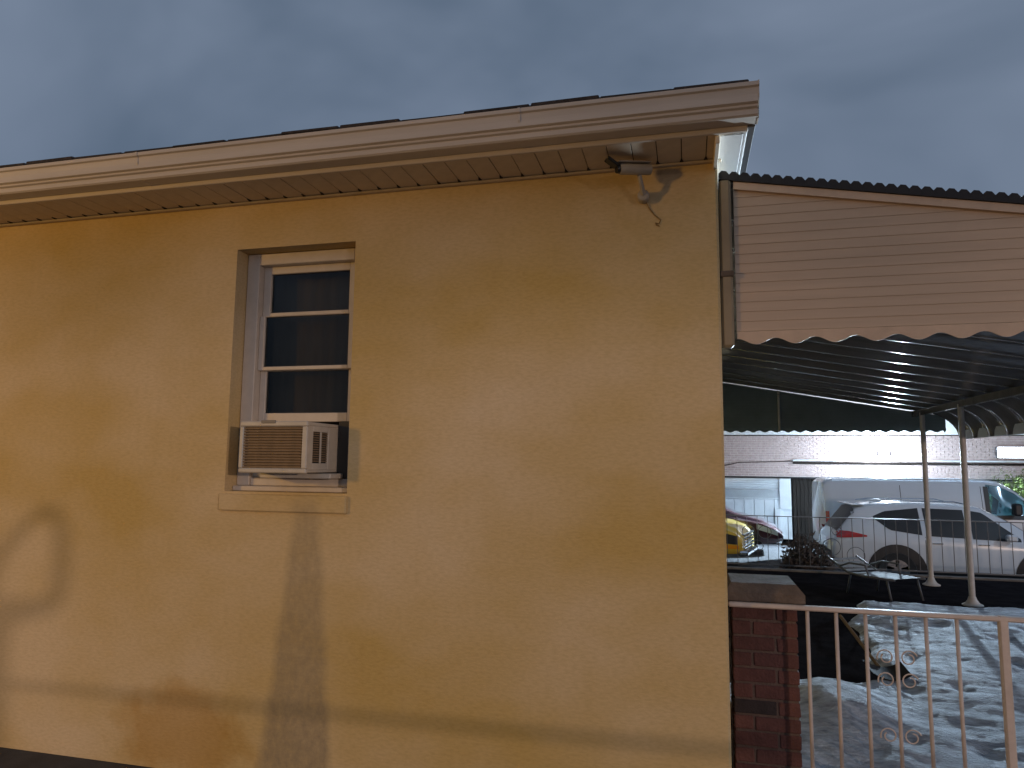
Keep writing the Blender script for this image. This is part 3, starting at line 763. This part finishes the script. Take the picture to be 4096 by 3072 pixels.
def arch(L_, par, x, r, zc, sg, w=.075, m='car_black'):
    def fn(u, v):
        a = math.pi*(-.06+1.12*u); rr = r*(v)
        xx, zz = x+rr*math.cos(a), zc+rr*math.sin(a); return (xx, sg*(L_.y(min(max(xx, L_.x0), L_.x1), zz)+.010), zz)
    MB().grid(fn, 20, 4).build('wheel_arch', m, par, smooth=True)

# white sport utility car
suv = thing('parked_car', 'white sport utility car with red tail lamp parked behind the fence', 'car', (2.84, 12.95, LOT))
SV = Loft([(0, .42, .78, .90, .70, .80, .78), (.06, .34, .90, 1.02, .78, .86, .80), (.22, .30, 1.02, 1.22, .84, .89, .76), (.46, .27, 1.06, 1.55, .88, .91, .68), (.75, .25, 1.05, 1.625, .90, .92, .66), (1.5, .24, 1.01, 1.665, .91, .93, .66), (2.3, .24, .98, 1.65, .91, .93, .66), (2.75, .24, .96, 1.60, .91, .93, .66), (3.2, .25, .95, 1.36, .91, .93, .72), (3.62, .26, .95, 1.06, .90, .93, .80), (4.1, .28, .90, .97, .88, .90, .78), (4.4, .34, .78, .84, .78, .82, .72), (4.52, .45, .62, .66, .6, .64, .58)])
o = SV.body().build('body', 'car_white', suv); smooth_by_angle(o, 50)
for sg in (-1, 1):
    SV.side(.78, 1.62, [(.78, 1.36), (1.05, 1.14), (1.62, 1.06)], [(.78, 1.40), (1.0, 1.50), (1.62, 1.575)], sg).build('quarter_window', 'car_black', suv, smooth=True)
    SV.side(1.70, 2.42, [(1.70, 1.05), (2.42, 1.02)], [(1.70, 1.575), (2.42, 1.555)], sg).build('rear_door_window', 'car_black', suv, smooth=True)
    SV.side(2.50, 3.32, [(2.50, 1.015), (3.32, .985)], [(2.5, 1.55), (2.75, 1.51), (3.32, 1.04)], sg).build('front_door_window', 'car_black', suv, smooth=True)
    SV.side(.075, .62, [(.075, .96), (.62, 1.0)], [(.075, 1.10), (.3, 1.10), (.62, 1.03)], sg, .012).build('tail_lamp', 'red_lens', suv, smooth=True)
    SV.side(.2, 3.6, [(.2, .30), (3.6, .30)], [(.2, .38), (3.6, .38)], sg, .012, 24, 2).build('side_cladding', 'car_black', suv, smooth=True)
    for xw in (1.14, 3.72):
        arch(SV, suv, xw, .54, .33, sg); wheel(suv, xw, sg*.945, .36, .22, sg)
    for xd in (1.66, 2.46):
        SV.side(xd, xd+.012, [(xd, .42)], [(xd, 1.03)], sg, .004, 1, 6).build('door_seam', 'car_black', suv, smooth=True)
    for xd in (1.78, 2.58): MB().bevbox(xd, xd+.19, sg*.945-.012, sg*.945+.012, .90, .925, .006).build('door_handle', 'chrome', suv)
    MB().bevbox(3.02, 3.2, sg*1.03-.07, sg*1.03+.07, 1.0, 1.13, .03).build('mirror', 'car_white', suv)
    SV.side(4.05, 4.36, [(4.05, .70), (4.36, .64)], [(4.05, .80), (4.36, .72)], sg, .01).build('headlight', 'clear_lens', suv, smooth=True)
    MB().tube([(.75, sg*.60, 1.66), (1.0, sg*.60, 1.70), (2.3, sg*.60, 1.71), (2.5, sg*.60, 1.665)], .014, 6).build('roof_rail', 'chrome', suv)
SV.cap_top(.10, .45, -.68, .68, .014).build('rear_window', 'car_black', suv, smooth=True)
MB().grid(lambda u, v: (-.006, -.7+1.4*u, .48+.2*v), 2, 2).build('rear_bumper_pad', 'car_black', suv)
SV.cap_top(2.80, 3.58, -.62, .62, .010).build('windscreen', 'car_black', suv, smooth=True)
MB().bevbox(.40, .66, -.64, .64, 1.60, 1.622, .01).build('roof_spoiler', 'car_white', suv)
MB().bevbox(.9, 1.12, -.05, .05, 1.67, 1.71, .02).build('roof_antenna', 'car_white', suv)

# white van
van = thing('cargo_van', 'white windowless cargo van parked behind the sport utility car', 'van', (3.26, 16.2, LOT))
VN = Loft([(0, .42, 1.2, 1.98, .86, .93, .82), (.06, .36, 1.2, 2.06, .92, .97, .84), (.8, .32, 1.2, 2.085, .95, .99, .84), (3.55, .32, 1.2, 2.085, .95, .99, .84), (3.85, .32, 1.2, 2.04, .95, .99, .83), (4.15, .32, 1.2, 1.88, .95, .99, .80), (4.75, .34, 1.2, 1.36, .94, .98, .82), (5.0, .36, 1.14, 1.24, .92, .95, .82), (5.4, .42, 1.0, 1.05, .84, .88, .76), (5.5, .5, .8, .84, .74, .78, .7)])
o = VN.body((3.5, 4.5)).build('body', 'van_white', van); smooth_by_angle(o, 50)
for sg in (-1, 1):
    gl = [(3.5, 1.93), (3.80, 1.95), (4.15, 1.79), (4.5, 1.46)]
    VN.side(3.50, 4.50, [(3.50, 1.21), (4.50, 1.21)], gl, sg, .003).build('cab_window', 'van_glass', van, smooth=True)
    VN.side(3.48, 3.58, [(3.48, 1.2)], [(3.48, 1.95)], sg, .008, 2, 5).build('window_surround', 'car_black', van, smooth=True)
    VN.side(3.58, 4.52, [(3.58, 1.20), (4.52, 1.20)], [(3.58, 1.29), (4.52, 1.31)], sg, .008).build('window_surround', 'car_black', van, smooth=True)
    VN.side(4.30, 4.52, [(4.30, 1.30), (4.52, 1.30)], [(4.30, 1.66), (4.52, 1.45)], sg, .008).build('window_surround', 'car_black', van, smooth=True)
    MB().bevbox(3.45, 3.6, sg*.45-.24, sg*.45+.24, .9, 1.68, .06).build('seat', 'car_seat', van)
    mi = MB().bevbox(3.95, 4.12, sg*1.16-.1, sg*1.16+.1, 1.30, 1.58, .04).build('mirror', 'car_black', van)
    VN.side(.3, 3.4, [(.3, 1.24), (3.4, 1.24)], [(.3, 1.255), (3.4, 1.255)], sg, .008, 20, 1).build('body_crease', 'pipe_grey', van, smooth=True)
    for xd in (1.7, 3.42): VN.side(xd, xd+.012, [(xd, .45)], [(xd, 1.95)], sg, .004, 1, 8).build('door_seam', 'car_black', van, smooth=True)
    for xw in (.95, 4.45): arch(VN, van, xw, .42, .35, sg); wheel(van, xw, sg*.985, .34, .22, sg)
    VN.side(.01, .09, [(.01, .9), (.09, .9)], [(.01, 1.3), (.09, 1.3)], sg, .01, 2, 4).build('tail_lamp', 'red_lens', van, smooth=True)
    MB().tube([(.2, sg*.80, 2.075), (1, sg*.80, 2.10), (3.5, sg*.80, 2.10), (3.8, sg*.79, 2.05)], .016, 6).build('roof_gutter', 'van_white', van)
VN.cap_top(4.12, 4.74, -.72, .72, .012).build('windscreen', 'van_glass', van, smooth=True)
VN.cap_top(3.88, 4.12, -.78, .78, .006).build('windscreen_header', 'van_white', van, smooth=True)
# yellow pickup-like taxi, nose visible past the corner
tx = thing('taxi', 'yellow car nose with dark lamp and chrome grille beside the white gate', 'car', (-2.95, 15.9, LOT), R(-14))
TX = Loft([(0, .4, .8, .95, .8, .85, .8), (.3, .3, .95, 1.05, .86, .9, .8), (1.0, .28, .98, 1.05, .88, .92, .78), (1.5, .28, .98, 1.45, .88, .92, .64), (2.6, .28, .97, 1.47, .88, .92, .62), (3.2, .28, .97, 1.10, .88, .92, .76), (4.0, .30, .92, 1.02, .87, .90, .74), (4.35, .32, .80, .90, .84, .86, .72), (4.5, .36, .66, .70, .78, .80, .68)])
o = TX.body().build('body', 'yellow_paint', tx); smooth_by_angle(o, 45)
for sg in (-1, 1):
    TX.side(1.2, 3.1, [(1.2, 1.0), (3.1, 1.0)], [(1.2, 1.05), (1.6, 1.40), (2.5, 1.41), (3.1, 1.08)], sg).build('side_window', 'car_black', tx, smooth=True)
    TX.side(4.08, 4.40, [(4.08, .56), (4.40, .54)], [(4.08, .80), (4.40, .74)], sg, .012).build('headlight', 'car_black', tx, smooth=True)
    TX.side(4.08, 4.42, [(4.08, .44), (4.42, .44)], [(4.08, .53), (4.42, .52)], sg, .016).build('turn_signal', 'amber_lens', tx, smooth=True)
    for xw in (.95, 3.55): arch(TX, tx, xw, .42, .34, sg); wheel(tx, xw, sg*.925, .33, .22, sg)
for k in range(5): MB().bevbox(4.44, 4.53, -.62, .62, .42+k*.075, .42+k*.075+.045, .012).build('grille_bar', 'chrome', tx)
MB().bevbox(4.40, 4.62, -.84, .84, .27, .40, .04).build('front_bumper', 'chrome', tx)
MB().bevbox(1.9, 2.3, -.2, .2, 1.49, 1.62, .02).build('roof_sign', 'clear_lens', tx)
# dark car behind it
dk = thing('sedan', 'dark maroon sedan with a bright headlamp between taxi and gate', 'car', (-1.98, 18.0, LOT), R(-5))
DK = Loft([(0, .4, .75, .9, .78, .83, .78), (.3, .28, .9, 1.0, .85, .89, .78), (.9, .25, .95, 1.08, .87, .90, .72), (1.4, .25, .95, 1.40, .87, .90, .62), (2.5, .25, .93, 1.43, .87, .90, .60), (3.3, .26, .92, 1.06, .87, .90, .74), (4.0, .28, .82, .90, .85, .88, .72), (4.35, .32, .66, .72, .80, .83, .68), (4.52, .38, .52, .56, .7, .72, .6)])
o = DK.body().build('body', 'maroon_paint', dk); smooth_by_angle(o, 45)
for sg in (-1, 1):
    DK.side(1.1, 3.1, [(1.1, .98), (3.1, .96)], [(1.1, 1.03), (1.5, 1.35), (2.4, 1.37), (3.1, 1.04)], sg).build('side_window', 'car_black', dk, smooth=True)
    DK.side(3.86, 4.40, [(3.86, .68), (4.40, .52)], [(3.86, .82), (4.40, .64)], sg, .012).build('headlight', 'clear_lens', dk, smooth=True)
    for xw in (.9, 3.55): arch(DK, dk, xw, .40, .33, sg); wheel(dk, xw, sg*.905, .32, .21, sg)
MB().bevbox(4.44, 4.54, -.5, .5, .40, .52, .012).build('grille', 'car_black', dk)

# ------------------------------------------------------------------ shrubs
def shrub(label, loc, rx, rz, nl, seed, lm='leaf', size=.05, cat='shrub'):
    rnd = random.Random(seed); t = thing('shrub', label, cat, loc)
    m = MB()
    for i in range(nl):
        while True:
            q = Vector((rnd.uniform(-1, 1), rnd.uniform(-1, 1), rnd.uniform(-1, 1)))
            if .35 < q.length < 1: break
        q *= (1+.28*noise.noise(q*2.3+Vector((seed, 0, 0))))
        c_ = Vector((q.x*rx, q.y*rx*.9, rz+q.z*rz)); d_ = Vector((rnd.gauss(0, 1), rnd.gauss(0, 1), rnd.gauss(.3, .8))).normalized(); e_ = d_.orthogonal().normalized()
        l_ = size*rnd.uniform(.7, 1.6); m.quad(c_-e_*l_*.32, c_+d_*l_*.5-e_*l_*.05, c_+d_*l_+e_*l_*.0, c_+d_*l_*.45+e_*l_*.32)
    m.build('foliage', lm, t)
    s_ = MB()
    for k in range(6):
        a = rnd.uniform(0, 6.28); s_.tube([(0, 0, -.02), (.25*rx*math.cos(a), .25*rx*math.sin(a), rz*.6), (.6*rx*math.cos(a), .6*rx*math.sin(a), rz*1.3)], [.03, .02, .008], 6)
    s_.build('stem', 'bark', t); return t
shrub('yellow-green evergreen shrub lit from the left beyond the van windscreen', (9.0, 18.7, LOT), 1.15, 1.15, 5200, 3, size=.10)
shrub('dark dense bush behind the iron fence left of the white sport utility car', (1.93, 9.5, LOT), .42, .58, 3600, 5, 'bark', .08)

# ------------------------------------------------------------------ strap lounger standing on the dark floor
lc = thing('lounge_chair', 'dark framed lounge chair with pale straps on the dark yard floor', 'chair', (2.42, 6.95, 0), R(-58))
lc.scale = (.85, .85, .85)
for sg in (-1, 1):
    MB().tube([(-.70, sg*.29, .50), (-.28, sg*.29, .32), (.0, sg*.29, .30), (.62, sg*.29, .33)], .018, 8).build('side_rail', 'iron', lc, smooth=True)
    for x0, x1 in ((-.22, -.30), (.48, .56)): MB().tube([(x0, sg*.29, .32), (x1, sg*.30, 0)], .016, 8).build('leg', 'iron', lc, smooth=True)
    MB().tube([(-.42, sg*.31, .40), (-.2, sg*.33, .48), (.12, sg*.33, .48), (.16, sg*.31, .31)], .015, 8).build('armrest', 'iron', lc, smooth=True)
stp = MB().bevbox(-.03, .03, -.29, .29, -.003, .003, .001).mesh('strap', 'strap_cloth')
for k in range(8): o = put('strap', stp, lc, (-.20+k*.105, 0, .322+.002*k))
for k in range(4): o = put('strap', stp, lc, (-.33-k*.1, 0, .345+k*.043)); o.rotation_euler = (0, R(23), 0)
# ------------------------------------------------------------------ shovel leaning in the snow
sv = thing('snow_shovel', 'dark snow shovel lying in the trampled snow behind the railing', 'shovel', (1.5, 2.95, .05))
mm = Matrix.Rotation(R(20), 4, 'Z')
MB().tube([(-.02, .0, .03), (-.18, .62, .30)], .014, 8).build('handle', 'shovel_wood', sv)
m = MB(); m.grid(lambda u, v: (-.14+.28*u, -.30*v, .03+.05*(u-.5)**2*4-.02*v), 8, 4); m.grid(lambda u, v: (-.14+.28*u, -.30*v, .036+.05*(u-.5)**2*4-.02*v), 8, 4); m.build('blade', 'cloth_dark', sv, smooth=True)

# ------------------------------------------------------------------ lamps
def street_lamp(label, x, y, h, toward, col, watts, rad, lens):
    t = thing('street_lamp', label, 'street lamp', (x, y, LOT-.04), 0, 'street lamps behind the camera')
    dx, dy = toward
    MB().tube([(0, 0, 0), (0, 0, 1), (0, 0, h)], [.11, .09, .06], 12).build('pole', 'lamp_metal', t)
    MB().tube([(0, 0, h-.1), (dx*.5, dy*.5, h+.25), (dx*1.3, dy*1.3, h+.35)], .035, 8).build('arm', 'lamp_metal', t)
    hd = MB().lathe([(.10, .28), (.20, .2), (.24, .1), (.24, .06)], (dx*1.4, dy*1.4, h+.08), 'z', 18).build('head', 'lamp_metal', t)
    ln = MB().lathe([(.22, .055), (.2, .0), (.12, -.05), (.02, -.07)], (dx*1.4, dy*1.4, h+.08), 'z', 18).build('lens', lens, t)
    l = bpy.data.lights.new('lamp_light', 'POINT'); l.energy = watts; l.color = col; l.shadow_soft_size = rad
    lo = bpy.data.objects.new('lamp_light', l); COL.objects.link(lo); lo.parent = t; lo.location = (dx*1.4, dy*1.4, h-.32)
    return t
street_lamp('orange sodium street lamp on a tall pole behind the camera at left', -9.8, -8.0, 4.2, (.6, .8), (1, .54, .085), 820, .35, 'sodium_lens')
street_lamp('pinkish street lamp on a tall pole behind the camera at right', 23, -25, 4.6, (-.7, .7), (1, .735, .58), 10600, .36, 'sodium_lens')
street_lamp('white LED street lamp on a tall pole in the street right of the awning', 14.5, 6.2, 6.9, (-1, -.1), (.56, .77, 1), 1000, .2, 'led_lens')
# floodlight on an arm of the brick building
fl = thing('floodlight', 'bright bluish white floodlight mounted on the pale brick facade', 'floodlight', (5.75, BY-.02, 2.06))
MB().bevbox(-.05, .05, -.10, 0, .02, .10, .01).build('bracket', 'lamp_metal', fl)
MB().bevbox(-.16, .16, -.22, -.08, -.03, .09, .012).build('housing', 'lamp_metal', fl)
MB().bevbox(-.14, .14, -.232, -.221, -.02, .08, .004).build('lens', 'led_lens', fl)
l = bpy.data.lights.new('flood_light', 'SPOT'); l.energy = 11000; l.color = (.62, .82, 1); l.shadow_soft_size = .07; l.spot_size = R(165); l.spot_blend = .35
lo = bpy.data.objects.new('flood_light', l); COL.objects.link(lo); lo.parent = fl; lo.location = (0, -.26, -.02); lo.rotation_euler = Vector((-.15, -1, -.04)).to_track_quat('-Z', 'Y').to_euler()
l = bpy.data.lights.new('flood_spill', 'POINT'); l.energy = 520; l.color = (.74, .87, 1); l.shadow_soft_size = .10
lo = bpy.data.objects.new('flood_spill', l); COL.objects.link(lo); lo.parent = fl; lo.location = (-.25, -1.0, .06)
# small unseen light, added on the awning to brighten the front soffit
pl = thing('added_soffit_light', 'small unseen white light added on the awning to brighten the front soffit', 'lamp', (1.6, .45, 2.925))
MB().bevbox(-.02, .02, -.02, .02, -.06, .03, .004).build('bracket', 'lamp_metal', pl)
MB().bevbox(-.01, .05, -.05, .05, .025, .09, .01).build('housing', 'lamp_metal', pl)
MB().bevbox(-.022, -.011, -.045, .045, .03, .085, .003).build('lens', 'led_lens', pl)
l = bpy.data.lights.new('added_soffit_light_bulb', 'POINT'); l.energy = 210; l.color = (.70, .87, 1); l.shadow_soft_size = .02
lo = bpy.data.objects.new('added_soffit_light_bulb', l); COL.objects.link(lo); lo.parent = pl; lo.location = (-.05, 0, .055)

# ------------------------------------------------------------------ behind the camera: what throws the soft shadows on the wall
def street_tree(label, loc, lean, cz, rx, rz, nl, seed):
    rnd = random.Random(seed); t = thing('street_tree', label, 'tree', loc)
    m = MB(); m.tube([(0, 0, 0), (.05, .02, 1.2), (lean[0]*.3, lean[1]*.3, 2.6), (lean[0], lean[1], cz)], [.16, .12, .08, .03], 10)
    for k in range(6):
        a = rnd.uniform(0, 6.28); q = Vector((lean[0]+rx*.8*math.cos(a), lean[1]+rx*.8*math.sin(a), cz+rz*rnd.uniform(-.7, .8)))
        m.tube([(lean[0]*.85, lean[1]*.85, cz-.12), (Vector((lean[0]*.9, lean[1]*.9, cz-.1))+q)/2, q], [.03, .02, .008], 6)
    m.build('trunk', 'bark', t)
    m = MB(); cl = [(Vector((rnd.uniform(-1, 1), rnd.uniform(-1, 1), rnd.uniform(-1, 1))), rnd.uniform(.22, .5)) for _ in range(26)]
    for i in range(nl):
        c, r = cl[rnd.randrange(len(cl))]; q = c+Vector((rnd.gauss(0, r*.6), rnd.gauss(0, r*.6), rnd.gauss(0, r*.6)))
        if q.length > 1.15: continue
        c_ = Vector((lean[0]+q.x*rx, lean[1]+q.y*rx, cz+q.z*rz)); d_ = Vector((rnd.gauss(0, 1), rnd.gauss(0, 1), rnd.gauss(0, 1))).normalized(); e_ = d_.orthogonal().normalized(); l_ = rnd.uniform(.07, .15)
        m.quad(c_-e_*l_*.3, c_+d_*l_*.5-e_*l_*.1, c_+d_*l_, c_+d_*l_*.5+e_*l_*.35)
    m.build('crown', 'leaf', t)
street_tree('street tree with a leaning leafy crown behind the camera at right', (14.9, -14.3, 0), (-2.5, .3, 0), 3.52, 1.15, .46, 2600, 11)
pr = thing('pipe_rail', 'low bent metal pipe rail along the driveway below the camera', 'railing', (1.2, -2.95, 0))
MB().tube([(-3.2, 0, .735), (2.6, 0, .80)], .019, 10).build('rail', 'lamp_metal', pr)
for x in (-3.1, 2.5): MB().tube([(x, 0, 0), (x, 0, .74)], .024, 10).build('post', 'lamp_metal', pr)

# the photographer, standing behind the phone with both elbows out
def person(loc):
    me = bpy.data.meshes.new('body'); V = []; E_ = []; RAD = []
    def v(p, r, par=None):
        V.append(p); RAD.append(r)
        if par is not None: E_.append((par, len(V)-1))
        return len(V)-1
    pel = v((0, 0, .84), (.165, .13)); sp1 = v((0, -.01, 1.0), (.16, .13), pel); chest = v((0, 0, 1.16), (.17, .13), sp1); neck0 = v((0, .0, 1.28), (.085, .075), chest)
    neck = v((0, .02, 1.34), (.055, .055), neck0); hd = v((0, .03, 1.41), (.075, .085), neck); hd2 = v((0, .035, 1.48), (.085, .10), hd); hd3 = v((0, .025, 1.55), (.055, .065), hd2)
    for s in (-1, 1):
        sh = v((s*.19, 0, 1.24), (.08, .08), chest); ue = v((s*.25, .10, 1.23), (.055, .055), sh); el = v((s*.285, .20, 1.27), (.044, .044), ue); fo = v((s*.20, .29, 1.46), (.038, .038), el); wr = v((s*.125, .345, 1.615), (.035, .035), fo)
        pa = v((s*.085, .362, 1.655), (.032, .022), wr)
        for k, (dx, dz, l) in enumerate(((-.02, .065, 1), (-.034, .05, 1), (-.038, .03, .95), (-.036, .012, .8))):
            a = v((s*(.085+dx*.6), .372, 1.655+dz*.7), (.009, .009), pa); v((s*(.085+dx*1.5*l), .382, 1.655+dz), (.008, .008), a)
        th_ = v((s*.066, .352, 1.66), (.011, .011), pa); v((s*.045, .356, 1.685), (.009, .009), th_)
        hip = v((s*.10, 0, .78), (.11, .11), pel); kn = v((s*.12, .02, .44), (.07, .075), hip); an = v((s*.13, -.01, .10), (.045, .05), kn); he = v((s*.135, .03, .045), (.045, .04), an); v((s*.145, .17, .035), (.04, .03), he)
    me.from_pydata(V, E_, []); me.update(); o = bpy.data.objects.new('person', me); COL.objects.link(o); o.location = loc
    md = o.modifiers.new('skin', 'SKIN'); md.use_smooth_shade = True
    for i, r in enumerate(RAD): me.skin_vertices[0].data[i].radius = r
    me.skin_vertices[0].data[0].use_root = True
    o.modifiers.new('sub', 'SUBSURF').levels = 1; o.modifiers['sub'].render_levels = 1
    me.materials.append(MATS['cloth_dark']); return o
pe = person((.02, -3.90, 0)); tag(pe, 'person in dark clothes holding up a phone with both hands', 'person')
ph = thing('phone', 'dark phone held up in both hands of the person', 'phone', (.02, -3.53, 1.69))
MB().bevbox(-.08, .08, -.006, .002, -.04, .04, .003).build('case', 'cam_dark', ph)
